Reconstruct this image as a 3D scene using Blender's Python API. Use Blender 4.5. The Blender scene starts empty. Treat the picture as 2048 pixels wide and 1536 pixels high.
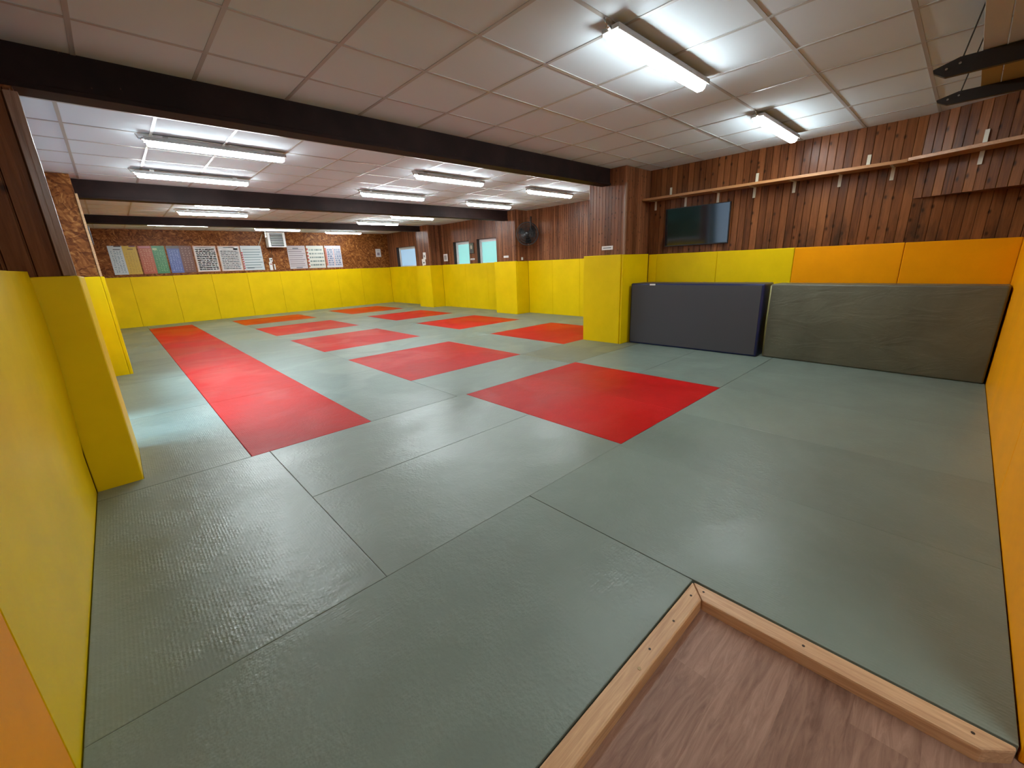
import bpy, bmesh, math, random
from mathutils import Vector, Matrix
C = bpy.context.scene
COL = C.collection
random.seed(7)

# ------------------------------------------------------------------ camera, world, exposure
cam_d = bpy.data.cameras.new('camera'); cam = bpy.data.objects.new('camera', cam_d); COL.objects.link(cam)
CAM_H = 1.3166
cam.location = (0, 0, CAM_H)
pitch, roll, yaw = (math.radians(a) for a in (-16.20371, 2.31962, -42.76713))
cam.matrix_world = (Matrix.Translation((0, 0, CAM_H)) @ Matrix.Rotation(yaw, 4, 'Z') @ Matrix.Rotation(pitch, 4, 'X')
                    @ Matrix.Rotation(roll, 4, 'Y') @ Matrix.Rotation(math.radians(90), 4, 'X'))
cam_d.sensor_fit = 'HORIZONTAL'; cam_d.sensor_width = 36.0
cam_d.lens = 825.876 / 2048 * 36.0
cam_d.clip_start = 0.02; cam_d.clip_end = 100
C.camera = cam
C.view_settings.view_transform = 'Standard'; C.view_settings.look = 'None'
C.view_settings.gamma = 1.0; C.view_settings.use_curve_mapping = False
C.view_settings.exposure = 2.48
C.cycles.use_denoising = True
C.cycles.max_bounces = 8; C.cycles.diffuse_bounces = 5; C.cycles.glossy_bounces = 3
C.cycles.sample_clamp_indirect = 6.0
w = bpy.data.worlds.new('world'); C.world = w; w.use_nodes = True
w.node_tree.nodes['Background'].inputs[0].default_value = (.55, .7, .9, 1)
w.node_tree.nodes['Background'].inputs[1].default_value = 0.65
sun_d = bpy.data.lights.new('sky_light', 'SUN'); sun_d.energy = 1.9; sun_d.angle = math.radians(35); sun_d.color = (.55, .80, 1.0)
sun = bpy.data.objects.new('sky_light', sun_d); COL.objects.link(sun)      # soft daylight falling through the left-hand glazing
sun.rotation_euler = Vector((-.78, .10, 1.0)).to_track_quat('Z', 'Y').to_euler()
LAMP = 13.0          # diffuser radiance
FAR_DAY = 0.095        # frosted windows of the right wall

H = 2.645            # ceiling height
FZ = -0.045          # bare floor under the mats
XL, XR, XT, YF, YB = -0.42, 8.348, 6.606, 15.99, -0.386

# ------------------------------------------------------------------ materials
def new_mat(name):
    m = bpy.data.materials.new(name); m.use_nodes = True
    nt = m.node_tree; nt.nodes.clear()
    out = nt.nodes.new('ShaderNodeOutputMaterial'); b = nt.nodes.new('ShaderNodeBsdfPrincipled')
    nt.links.new(b.outputs[0], out.inputs[0])
    return m, nt, b
def N(nt, t, **kw):
    n = nt.nodes.new(t)
    for k, v in kw.items():
        if k.startswith('i'): n.inputs[int(k[1:])].default_value = v
        else: setattr(n, k, v)
    return n
def math_n(nt, op, a, b=None, c=None):
    n = N(nt, 'ShaderNodeMath', operation=op)
    for i, v in enumerate((a, b, c)):
        if v is None: continue
        if isinstance(v, (int, float)): n.inputs[i].default_value = v
        else: nt.links.new(v, n.inputs[i])
    return n.outputs[0]
def mixc(nt, f, a, b, mode='MIX'):
    n = N(nt, 'ShaderNodeMix', data_type='RGBA', blend_type=mode)
    for s, v in ((n.inputs[0], f), (n.inputs[6], a), (n.inputs[7], b)):
        if isinstance(v, (int, float)): s.default_value = v
        elif isinstance(v, (tuple, list)): s.default_value = (*v[:3], 1)
        else: nt.links.new(v, s)
    return n.outputs[2]
def pos(nt): return N(nt, 'ShaderNodeNewGeometry').outputs['Position']
def sep(nt, v):
    n = N(nt, 'ShaderNodeSeparateXYZ'); nt.links.new(v, n.inputs[0]); return n.outputs
def comb(nt, x, y, z):
    n = N(nt, 'ShaderNodeCombineXYZ')
    for i, v in enumerate((x, y, z)):
        if isinstance(v, (int, float)): n.inputs[i].default_value = v
        else: nt.links.new(v, n.inputs[i])
    return n.outputs[0]
def noise(nt, vec, scale, detail=3, rough=.5, dist=0):
    n = N(nt, 'ShaderNodeTexNoise'); nt.links.new(vec, n.inputs['Vector'])
    n.inputs['Scale'].default_value = scale; n.inputs['Detail'].default_value = detail
    n.inputs['Roughness'].default_value = rough; n.inputs['Distortion'].default_value = dist
    return n.outputs[0]
def ramp(nt, f, stops):
    n = N(nt, 'ShaderNodeValToRGB'); nt.links.new(f, n.inputs[0]); e = n.color_ramp.elements
    while len(e) < len(stops): e.new(0.5)
    for k, (p, c) in enumerate(stops):
        e[k].position = p; e[k].color = (*c[:3], 1) if isinstance(c, (tuple, list)) else (c, c, c, 1)
    return n.outputs[0]
def bump(nt, b, h, strength, dist=.01):
    n = N(nt, 'ShaderNodeBump'); n.inputs['Strength'].default_value = strength
    n.inputs['Distance'].default_value = dist; nt.links.new(h, n.inputs['Height'])
    nt.links.new(n.outputs[0], b.inputs['Normal'])
def simple(name, col, rough=.5, metal=0, spec=.5, nb=None):
    m, nt, b = new_mat(name)
    b.inputs['Base Color'].default_value = (*col, 1); b.inputs['Roughness'].default_value = rough
    b.inputs['Metallic'].default_value = metal; b.inputs['Specular IOR Level'].default_value = spec
    if nb: bump(nt, b, noise(nt, pos(nt), nb[0], 3), nb[1], nb[2])
    return m

def mat_tatami(name, col, axis='x', rough=.37, vary=.12, warm=None, spec=.42):
    """vinyl judo mat: fine embossed ribs, scuffs and slightly worn sheen"""
    m, nt, b = new_mat(name); p = pos(nt); s = sep(nt, p)
    n1 = noise(nt, p, 1.1, 4, .6, .6); n2 = noise(nt, p, 5.5, 4, .6)
    oi = N(nt, 'ShaderNodeObjectInfo').outputs['Random']
    f = math_n(nt, 'ADD', math_n(nt, 'MULTIPLY', n1, .7), math_n(nt, 'MULTIPLY', n2, .3))
    f = math_n(nt, 'ADD', f, math_n(nt, 'MULTIPLY', math_n(nt, 'SUBTRACT', oi, .5), .22))
    dark = tuple(c * (1 - vary) for c in col); lite = tuple(c * (1 + vary) for c in col)
    if warm: dark = warm
    nt.links.new(ramp(nt, f, [(.3, dark), (.7, lite)]), b.inputs['Base Color'])
    polish = ramp(nt, noise(nt, p, .85, 2, .5, .8), [(.47, 0.0), (.56, 1.0)])      # areas rubbed smooth and shiny
    r = math_n(nt, 'ADD', math_n(nt, 'MULTIPLY', n1, .12), math_n(nt, 'SUBTRACT', rough, math_n(nt, 'MULTIPLY', polish, .085)))
    nt.links.new(r, b.inputs['Roughness']); b.inputs['Specular IOR Level'].default_value = spec
    u = s[0] if axis == 'x' else s[1]; v = s[1] if axis == 'x' else s[0]
    rib = math_n(nt, 'SINE', math_n(nt, 'MULTIPLY', u, 2 * math.pi / .013))
    rib2 = math_n(nt, 'SINE', math_n(nt, 'MULTIPLY', v, 2 * math.pi / .020))
    g = noise(nt, p, 48, 2, .6); mask = ramp(nt, n2, [(.42, 0.25), (.6, 1.0)])
    h = math_n(nt, 'ADD', math_n(nt, 'MULTIPLY', rib, .15), math_n(nt, 'MULTIPLY', rib2, .05))
    h = math_n(nt, 'ADD', math_n(nt, 'MULTIPLY', h, mask), math_n(nt, 'MULTIPLY', math_n(nt, 'MULTIPLY', g, mask), 2.6))
    h = math_n(nt, 'ADD', h, math_n(nt, 'MULTIPLY', noise(nt, p, 3.0, 3), 5.0))
    bump(nt, b, h, .42, .0022)
    return m
GREY_COL = (.172, .212, .178)
M_GREY = mat_tatami('grey_green_vinyl_lengthwise', GREY_COL, 'x')
M_GREYX = mat_tatami('grey_green_vinyl_crosswise', GREY_COL, 'y')
M_GREYS = mat_tatami('rubbed_grey_green_vinyl_lengthwise', (.168, .203, .168), 'x', .335, spec=.7)
M_GREYSX = mat_tatami('rubbed_grey_green_vinyl_crosswise', (.172, .210, .176), 'y', .34, spec=.62)
M_OLIVE = mat_tatami('worn_olive_vinyl', (.15, .165, .115), 'x')
M_RED = mat_tatami('red_vinyl', (.47, .006, .006), 'x', .42, .15, spec=.12)
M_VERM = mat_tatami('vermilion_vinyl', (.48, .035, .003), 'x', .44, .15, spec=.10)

def mat_pad(name, col, rough=.42):
    m, nt, b = new_mat(name); p = pos(nt)
    n1 = noise(nt, p, 2.2, 4, .6)
    nt.links.new(ramp(nt, n1, [(.3, tuple(c * .93 for c in col)), (.7, tuple(min(1, c * 1.05) for c in col))]), b.inputs['Base Color'])
    b.inputs['Roughness'].default_value = rough; b.inputs['Specular IOR Level'].default_value = .12
    h = math_n(nt, 'ADD', math_n(nt, 'MULTIPLY', noise(nt, p, 2.5, 2), 6.0), math_n(nt, 'MULTIPLY', noise(nt, p, 160, 2), .35))
    bump(nt, b, h, .3, .0025)
    return m
M_YEL = mat_pad('yellow_vinyl', (.79, .54, .002))
M_ORG = mat_pad('orange_vinyl', (.88, .33, .0005))

def mat_pine(name, lo, mid, hi, width=.058, rough=.33, stain=0.0, spec=.24):
    """varnished tongue and groove pine, boards standing upright"""
    m, nt, b = new_mat(name); p = pos(nt); s = sep(nt, p)
    u = math_n(nt, 'ADD', s[0], s[1]); z = s[2]
    k = math_n(nt, 'FLOOR', math_n(nt, 'DIVIDE', u, width))
    wn = N(nt, 'ShaderNodeTexWhiteNoise', noise_dimensions='1D'); nt.links.new(k, wn.inputs['W'])
    rnd = wn.outputs['Value']
    g = comb(nt, math_n(nt, 'MULTIPLY', u, 1.0), math_n(nt, 'MULTIPLY', rnd, 37.0), math_n(nt, 'MULTIPLY', z, .055))
    grain = noise(nt, g, 42, 4, .6, 1.2)
    g2 = comb(nt, u, math_n(nt, 'MULTIPLY', rnd, 11.0), math_n(nt, 'MULTIPLY', z, .12)); blot = noise(nt, g2, 7, 3, .55, .5)
    f = math_n(nt, 'ADD', math_n(nt, 'MULTIPLY', grain, .45), math_n(nt, 'ADD', math_n(nt, 'MULTIPLY', blot, .35), math_n(nt, 'MULTIPLY', rnd, .24)))
    col = ramp(nt, f, [(.30, lo), (.52, mid), (.76, hi)])
    vk = N(nt, 'ShaderNodeTexVoronoi', voronoi_dimensions='2D'); vk.inputs['Scale'].default_value = 1.0
    kv = comb(nt, math_n(nt, 'DIVIDE', u, width), math_n(nt, 'MULTIPLY', z, .62 / width), 0)
    nt.links.new(kv, vk.inputs['Vector'])
    pick = math_n(nt, 'GREATER_THAN', sep(nt, vk.outputs['Color'])[0], .74)
    kn = math_n(nt, 'MULTIPLY', ramp(nt, vk.outputs['Distance'], [(.06, 1.0), (.22, 0.0)]), pick)
    col = mixc(nt, math_n(nt, 'MULTIPLY', kn, .8), col, tuple(c * .22 for c in lo))
    gr = math_n(nt, 'ABSOLUTE', math_n(nt, 'SUBTRACT', math_n(nt, 'FRACT', math_n(nt, 'DIVIDE', u, width)), .5))
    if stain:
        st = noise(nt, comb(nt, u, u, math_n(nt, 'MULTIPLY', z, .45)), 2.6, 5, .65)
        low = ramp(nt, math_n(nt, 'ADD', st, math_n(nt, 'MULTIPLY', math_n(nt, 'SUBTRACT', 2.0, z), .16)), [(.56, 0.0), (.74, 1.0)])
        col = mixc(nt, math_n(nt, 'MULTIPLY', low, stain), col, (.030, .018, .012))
    nt.links.new(col, b.inputs['Base Color'])
    nt.links.new(math_n(nt, 'ADD', math_n(nt, 'MULTIPLY', grain, .2), rough - .1), b.inputs['Roughness'])
    b.inputs['Specular IOR Level'].default_value = spec
    groove = ramp(nt, gr, [(.445, 1.0), (.49, 0.0)])
    bump(nt, b, math_n(nt, 'ADD', math_n(nt, 'MULTIPLY', groove, 3.0), math_n(nt, 'MULTIPLY', grain, .12)), 1.0, .006)
    return m
M_PINE = mat_pine('dark_varnished_pine', (.075, .024, .009), (.21, .074, .030), (.36, .145, .065))
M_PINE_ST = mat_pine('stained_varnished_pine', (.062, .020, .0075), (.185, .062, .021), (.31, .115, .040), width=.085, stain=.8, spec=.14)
M_PINE_L = mat_pine('orange_varnished_pine', (.07, .020, .006), (.19, .062, .017), (.31, .115, .036), width=.105, spec=.12)

def mat_osb(name):
    m, nt, b = new_mat(name); p = pos(nt)
    d = N(nt, 'ShaderNodeTexNoise'); nt.links.new(p, d.inputs['Vector']); d.inputs['Scale'].default_value = 3.5
    mx = N(nt, 'ShaderNodeVectorMath', operation='MULTIPLY_ADD'); nt.links.new(d.outputs['Color'], mx.inputs[0])
    mx.inputs[1].default_value = (.35, .35, .35); nt.links.new(p, mx.inputs[2])
    s = sep(nt, mx.outputs[0])
    uu = math_n(nt, 'ADD', s[0], math_n(nt, 'MULTIPLY', s[1], .0))
    def layer(a, b_, sc):
        v = N(nt, 'ShaderNodeTexVoronoi'); v.inputs['Scale'].default_value = sc
        x2 = math_n(nt, 'ADD', math_n(nt, 'MULTIPLY', uu, math.cos(a)), math_n(nt, 'MULTIPLY', s[2], math.sin(a)))
        z2 = math_n(nt, 'SUBTRACT', math_n(nt, 'MULTIPLY', s[2], math.cos(a)), math_n(nt, 'MULTIPLY', uu, math.sin(a)))
        nt.links.new(comb(nt, math_n(nt, 'MULTIPLY', x2, .35), s[1], math_n(nt, 'MULTIPLY', z2, 1.3)), v.inputs['Vector'])
        return v.outputs['Color'], v.outputs['Distance']
    c1, d1 = layer(.35, 0, 30); c2, d2 = layer(-.9, 0, 26)
    f1 = sep(nt, c1)[0]; f2 = sep(nt, c2)[1]
    f = math_n(nt, 'ADD', math_n(nt, 'MULTIPLY', f1, .5), math_n(nt, 'MULTIPLY', f2, .5))
    nt.links.new(ramp(nt, f, [(.12, (.095, .026, .006)), (.45, (.19, .060, .013)), (.72, (.27, .10, .024)), (.95, (.42, .19, .055))]), b.inputs['Base Color'])
    b.inputs['Roughness'].default_value = .45; b.inputs['Specular IOR Level'].default_value = .15
    bump(nt, b, f, .25, .002)
    return m
M_OSB = mat_osb('varnished_strand_board')

def mat_fine_wood(name, lo, hi, axis, rough=.5):
    m, nt, b = new_mat(name); p = pos(nt); s = sep(nt, p)
    sc = [1.0, 1.0, 1.0]; sc[axis] = .05
    v = comb(nt, *[math_n(nt, 'MULTIPLY', s[i], sc[i]) for i in range(3)])
    g = noise(nt, v, 75, 4, .6, .8); nt.links.new(ramp(nt, g, [(.3, lo), (.7, hi)]), b.inputs['Base Color'])
    b.inputs['Roughness'].default_value = rough; bump(nt, b, g, .2, .001)
    return m
M_LATH_X = mat_fine_wood('pale_pine_lath_x', (.42, .22, .095), (.66, .40, .20), 0)
M_LATH_Y = mat_fine_wood('pale_pine_lath_y', (.44, .24, .12), (.68, .43, .24), 1)
M_SHELF = mat_fine_wood('orange_pine_board', (.30, .125, .040), (.46, .21, .075), 1, .45)
M_TRIMW = mat_fine_wood('glossy_corner_moulding', (.22, .12, .075), (.36, .21, .14), 2, .22)

def mat_vinyl_planks():
    m, nt, b = new_mat('wood_look_vinyl'); p = pos(nt); s = sep(nt, p)
    row = math_n(nt, 'FLOOR', math_n(nt, 'DIVIDE', s[1], .155))
    off = math_n(nt, 'MULTIPLY', row, .37)
    cell = math_n(nt, 'FLOOR', math_n(nt, 'DIVIDE', math_n(nt, 'ADD', s[0], off), .95))
    wn = N(nt, 'ShaderNodeTexWhiteNoise', noise_dimensions='2D'); nt.links.new(comb(nt, row, cell, 0), wn.inputs['Vector'])
    rnd = wn.outputs['Value']
    v = comb(nt, math_n(nt, 'MULTIPLY', s[0], .12), s[1], math_n(nt, 'MULTIPLY', rnd, 20.))
    g = noise(nt, v, 45, 5, .65, 1.4); g2 = noise(nt, v, 8, 3, .6, .8)
    f = math_n(nt, 'ADD', math_n(nt, 'ADD', math_n(nt, 'MULTIPLY', g, .5), math_n(nt, 'MULTIPLY', g2, .45)), math_n(nt, 'MULTIPLY', rnd, .14))
    col = ramp(nt, f, [(.38, (.16, .078, .050)), (.54, (.27, .148, .10)), (.72, (.42, .25, .175))])
    nt.links.new(col, b.inputs['Base Color'])
    b.inputs['Roughness'].default_value = .5; b.inputs['Specular IOR Level'].default_value = .3
    fy = math_n(nt, 'ABSOLUTE', math_n(nt, 'SUBTRACT', math_n(nt, 'FRACT', math_n(nt, 'DIVIDE', s[1], .155)), .5))
    bump(nt, b, math_n(nt, 'ADD', ramp(nt, fy, [(.485, 1.0), (.5, 0.0)]), math_n(nt, 'MULTIPLY', g, .5)), .3, .001)
    return m
M_VINYL = mat_vinyl_planks()
M_SUB = simple('dark_subfloor', (.03, .028, .025), .9)

def mat_beam():
    m, nt, b = new_mat('dark_painted_steel'); p = pos(nt)
    n1 = noise(nt, p, 3, 4, .6); n2 = noise(nt, p, 26, 2, .5)
    c = ramp(nt, n1, [(.35, (.013, .006, .005)), (.7, (.026, .012, .010))])
    c = mixc(nt, ramp(nt, n2, [(.735, 0.0), (.775, .5)]), c, (.12, .06, .035))
    nt.links.new(c, b.inputs['Base Color']); b.inputs['Roughness'].default_value = .6; b.inputs['Specular IOR Level'].default_value = .15
    bump(nt, b, n1, .3, .004)
    return m
M_BEAM = mat_beam()
M_TILE = simple('ceiling_tile_white', (.65, .725, .77), .9, 0, .1, (240, .25, .001))
M_TBAR = simple('ceiling_grid_metal', (.42, .42, .41), .38, 0, .5)
M_HOUSE = simple('lamp_housing_grey', (.45, .45, .43), .5)
M_STEEL = simple('steel_clip', (.55, .53, .5), .25, 1.0)
M_BLACK = simple('black_plastic', (.012, .012, .013), .35)
M_CAGE = simple('black_wire', (.01, .01, .01), .4)
M_SCREEN = simple('tv_screen_glass', (.007, .009, .012), .07, 0, .7)
M_WHITE = simple('white_enamel', (.72, .71, .69), .4)
M_WFRAME = simple('white_window_plastic', (.72, .74, .76), .35)
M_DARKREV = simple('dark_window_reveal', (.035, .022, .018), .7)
M_SLOT = simple('dark_slot', (.03, .035, .04), .7)
M_WIRE = simple('dark_wire', (.03, .025, .02), .6)
M_RACK = simple('black_rack_board', (.012, .008, .006), .45, 0, .5, (20, .3, .003))
M_MEL = simple('white_board', (.52, .50, .46), .45)
M_MEL_SHADE = simple('ochre_board', (.30, .19, .055), .5)  # white boards beyond the first rail, their warm shade put into the colour
M_NAVY = simple('navy_vinyl', (.006, .014, .075), .38, 0, .5, (8, .25, .004))
M_CHAR = simple('charcoal_fabric', (.066, .064, .070), .75, 0, .3, (350, .35, .001))
M_PLASTER = simple('plaster', (.5, .47, .42), .9)
M_BRKT = simple('cream_bracket', (.62, .56, .42), .45)
M_PAPER = simple('white_paper', (.74, .71, .68), .6)
M_INK = simple('black_ink', (.03, .03, .03), .6)
M_SCREW = simple('dark_screw_hole', (.03, .018, .010), .6)
M_BRASS = simple('brass_screw', (.40, .27, .13), .55, .6)

def mat_crumple():
    m, nt, b = new_mat('olive_green_canvas'); p = pos(nt)
    n1 = noise(nt, p, 2.0, 4, .6, .4)
    nt.links.new(ramp(nt, n1, [(.3, (.085, .082, .052)), (.7, (.122, .118, .077))]), b.inputs['Base Color'])
    b.inputs['Roughness'].default_value = .5
    s = sep(nt, p); v = comb(nt, s[0], math_n(nt, 'MULTIPLY', s[1], .6), math_n(nt, 'MULTIPLY', s[2], 1.6))
    bump(nt, b, math_n(nt, 'ADD', noise(nt, v, 3.2, 4, .55, 1.4), math_n(nt, 'MULTIPLY', noise(nt, p, 200, 2), .03)), .5, .018)
    return m
M_OLIVEC = mat_crumple()
def mat_emit(name, col, k, gl=0):
    m, nt, b = new_mat(name)
    b.inputs['Base Color'].default_value = (*[min(.8, c * .8) for c in col], 1)
    b.inputs['Emission Color'].default_value = (*col, 1); b.inputs['Emission Strength'].default_value = k
    b.inputs['Roughness'].default_value = .3
    return m
M_LAMP = mat_emit('lit_diffuser', (.87, .97, 1.0), LAMP)
M_TEAL = mat_emit('frosted_pane_teal', (.33, .78, .76), FAR_DAY)
M_BLUE = mat_emit('frosted_pane_blue', (.42, .66, .90), FAR_DAY)
def mat_clear():
    m = bpy.data.materials.new('clear_glass'); m.use_nodes = True; nt = m.node_tree; nt.nodes.clear()
    out = nt.nodes.new('ShaderNodeOutputMaterial'); mx = nt.nodes.new('ShaderNodeMixShader'); tr = nt.nodes.new('ShaderNodeBsdfTransparent'); gl = nt.nodes.new('ShaderNodeBsdfGlossy')
    tr.inputs[0].default_value = (.92, .96, .98, 1); gl.inputs['Roughness'].default_value = .02; mx.inputs[0].default_value = .06
    nt.links.new(tr.outputs[0], mx.inputs[1]); nt.links.new(gl.outputs[0], mx.inputs[2]); nt.links.new(mx.outputs[0], out.inputs[0]); return m
M_DAY = mat_clear()

# ------------------------------------------------------------------ geometry helpers
def bx(bm, x0, x1, y0, y1, z0, z1, bev=0, mi=0, seg=2):
    vs = [bm.verts.new((x, y, z)) for z in (z0, z1) for x, y in ((x0, y0), (x1, y0), (x1, y1), (x0, y1))]
    fs = [bm.faces.new([vs[i] for i in f]) for f in ((3, 2, 1, 0), (4, 5, 6, 7), (0, 1, 5, 4), (1, 2, 6, 5), (2, 3, 7, 6), (3, 0, 4, 7))]
    for f in fs: f.material_index = mi
    if bev:
        es = list({e for f in fs for e in f.edges})
        r = bmesh.ops.bevel(bm, geom=es, offset=bev, segments=seg, affect='EDGES', profile=.6)
        for f in r['faces']: f.material_index = mi
    return bm
def prism(bm, pts, z0, z1, bev=0, mi=0, mtx=None):
    vb = [bm.verts.new((x, y, z0)) for x, y in pts]; vt = [bm.verts.new((x, y, z1)) for x, y in pts]
    n = len(pts); fs = [bm.faces.new(vt), bm.faces.new(vb[::-1])]
    for i in range(n): fs.append(bm.faces.new((vb[i], vb[(i + 1) % n], vt[(i + 1) % n], vt[i])))
    for f in fs: f.material_index = mi
    if bev:
        bmesh.ops.bevel(bm, geom=list({e for e in fs[0].edges} | {e for f in fs[2:] for e in f.edges if e not in fs[1].edges}), offset=bev, segments=2, affect='EDGES', profile=.6)
    if mtx: bmesh.ops.transform(bm, matrix=mtx, verts=list({v for v in bm.verts}))
    return bm
def tube(bm, pts, r, seg=8, mi=0):
    pts = [Vector(p) for p in pts]; rings = []
    for i, p in enumerate(pts):
        d = (pts[min(i + 1, len(pts) - 1)] - pts[max(i - 1, 0)]).normalized()
        a = d.orthogonal().normalized() if i == 0 else (rings_a - d * rings_a.dot(d)).normalized()
        rings_a = a; b = d.cross(a)
        rr = r[i] if isinstance(r, (list, tuple)) else r
        rings.append([bm.verts.new(p + (a * math.cos(t) + b * math.sin(t)) * rr) for t in [2 * math.pi * k / seg for k in range(seg)]])
    for i in range(len(rings) - 1):
        for k in range(seg):
            bm.faces.new((rings[i][k], rings[i][(k + 1) % seg], rings[i + 1][(k + 1) % seg], rings[i + 1][k])).material_index = mi
    for rg in (rings[0][::-1], rings[-1]): bm.faces.new(rg).material_index = mi
    return bm
def BM(): return bmesh.new()
def obj(name, bm, mats, parent=None, smooth=False, org=None):
    """one mesh object; world-space geometry is moved to the object's own base"""
    bmesh.ops.recalc_face_normals(bm, faces=bm.faces[:])
    me = bpy.data.meshes.new(name)
    if parent is None:
        if org is None:
            xs = [v.co for v in bm.verts]
            org = Vector(((min(v.x for v in xs) + max(v.x for v in xs)) / 2, (min(v.y for v in xs) + max(v.y for v in xs)) / 2, min(v.z for v in xs)))
        o = Vector(org)
    else:
        o = Vector((0, 0, 0)); q = parent
        while q: o += q.location; q = q.parent
    bmesh.ops.translate(bm, vec=-o, verts=bm.verts[:])
    if smooth:
        for f in bm.faces: f.smooth = True
    bm.to_mesh(me); bm.free()
    for m in (mats if isinstance(mats, (list, tuple)) else [mats]): me.materials.append(m)
    ob = bpy.data.objects.new(name, me); COL.objects.link(ob)
    if parent is None: ob.location = o
    else: ob.parent = parent
    return ob
def tag(o, label, cat, group=None, kind=None):
    o['label'] = label; o['category'] = cat
    if group: o['group'] = group
    if kind: o['kind'] = kind
    return o
def thing(name, loc, label, cat, group=None, kind=None):
    o = bpy.data.objects.new(name, None); COL.objects.link(o); o.location = loc; o.empty_display_size = .1
    return tag(o, label, cat, group, kind)
def struct(name, bm, m, label=None, cat=None):
    o = obj(name, bm, m); o['kind'] = 'structure'
    if label: o['label'] = label; o['category'] = cat
    return o
def dup(root, loc, label):
    r = root.copy(); COL.objects.link(r); r.location = loc; r['label'] = label
    for ch in list(root.children):
        c = ch.copy(); COL.objects.link(c); c.parent = r
        for g in list(ch.children):
            d = g.copy(); COL.objects.link(d); d.parent = c
    return r
ORD = ['first', 'second', 'third', 'fourth', 'fifth', 'sixth', 'seventh', 'eighth', 'ninth', 'tenth', 'eleventh', 'twelfth']

# ------------------------------------------------------------------ the room shell
Y_NOOK = -2.3; X_NOOK = 1.52
b = BM(); bx(b, XL - .2, XR + .3, Y_NOOK - .2, YF + .2, FZ - .1, FZ)
floor = struct('floor', b, M_VINYL, 'brown wood-look vinyl floor inside the pale wooden corner frame', 'floor')

def wall(name, *a, m=None, label=None):
    b = BM()
    for q in a: bx(b, *q)
    return struct(name, b, m, label, 'wall' if label else None)
# left wall with two daylight windows behind the first pillar
WIN_L = [(4.45, 5.62, .02, 2.45), (5.80, 7.75, 1.05, 2.45)]
(ya, yb, dz0, z1_), (yc, yd, wz0, z2_) = WIN_L
wall('wall_left', (XL - .2, XL, Y_NOOK, ya, FZ, H), (XL - .2, XL, ya, yb, FZ, dz0), (XL - .2, XL, ya, yb, z1_, H), (XL - .2, XL, yb, yc, FZ, H),
     (XL - .2, XL, yc, yd, FZ, wz0), (XL - .2, XL, yc, yd, z2_, H), (XL - .2, XL, yd, YF + .2, FZ, H), m=M_PINE_L, label='left wall of orange varnished pine boards')
for i, (a, c, z0, z1) in enumerate(WIN_L):
    b = BM(); t = .05
    bx(b, XL - .14, XL - .08, a, c, z0, z0 + t); bx(b, XL - .14, XL - .08, a, c, z1 - t, z1)
    bx(b, XL - .14, XL - .08, a, a + t, z0 + t, z1 - t); bx(b, XL - .14, XL - .08, c - t, c, z0 + t, z1 - t)
    fr = struct('door_1' if i == 0 else 'window_4', b, M_WFRAME, ['glazed side door hidden behind the near left pillar', 'clear side window hidden behind the near left pillar'][i], ['door', 'window'][i])
    p = BM(); bx(p, XL - .12, XL - .11, a + t, c - t, z0 + t, z1 - t); obj('pane', p, M_DAY, fr)
b = BM(); bx(b, -9.0, XL - .2, 1.0, 14.0, FZ - .25, FZ - .2)
struct('ground', b, simple('outdoor_paving', (.22, .23, .22), .9), 'paved ground outside the side window', 'ground')
b = BM(); nx, nz = 60, 14; hr = random.Random(3); gg = []
for i in range(nx + 1):
    col_ = []
    for k in range(nz + 1):
        y = 7.6 + i * 8.0 / nx; z = FZ - .2 + k * 2.9 / nz * (1 + .10 * math.sin(i * .7))
        col_.append(b.verts.new((-5.0 + hr.uniform(-.16, .16) - .5 * (k / nz) ** 3, y + hr.uniform(-.06, .06), z)))
    gg.append(col_)
bk = [[b.verts.new((-6.2, v.co.y, v.co.z)) for v in (c_[0], c_[-1])] for c_ in gg]
for i in range(nx):
    for k in range(nz): b.faces.new((gg[i][k], gg[i + 1][k], gg[i + 1][k + 1], gg[i][k + 1]))
    b.faces.new((gg[i][-1], gg[i + 1][-1], bk[i + 1][1], bk[i][1])); b.faces.new((bk[i][0], bk[i + 1][0], bk[i + 1][1], bk[i][1]))
tag(obj('hedge', b, simple('hedge_leaves', (.06, .13, .06), .8, 0, .2, (14, 1.0, .06))), 'dark green hedge outside, mirrored faintly in the television', 'hedge')
wall('wall_far', (XL - .2, XR + .3, YF, YF + .15, FZ, H), m=M_OSB, label='far wall of varnished strand board above yellow pads')
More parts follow.
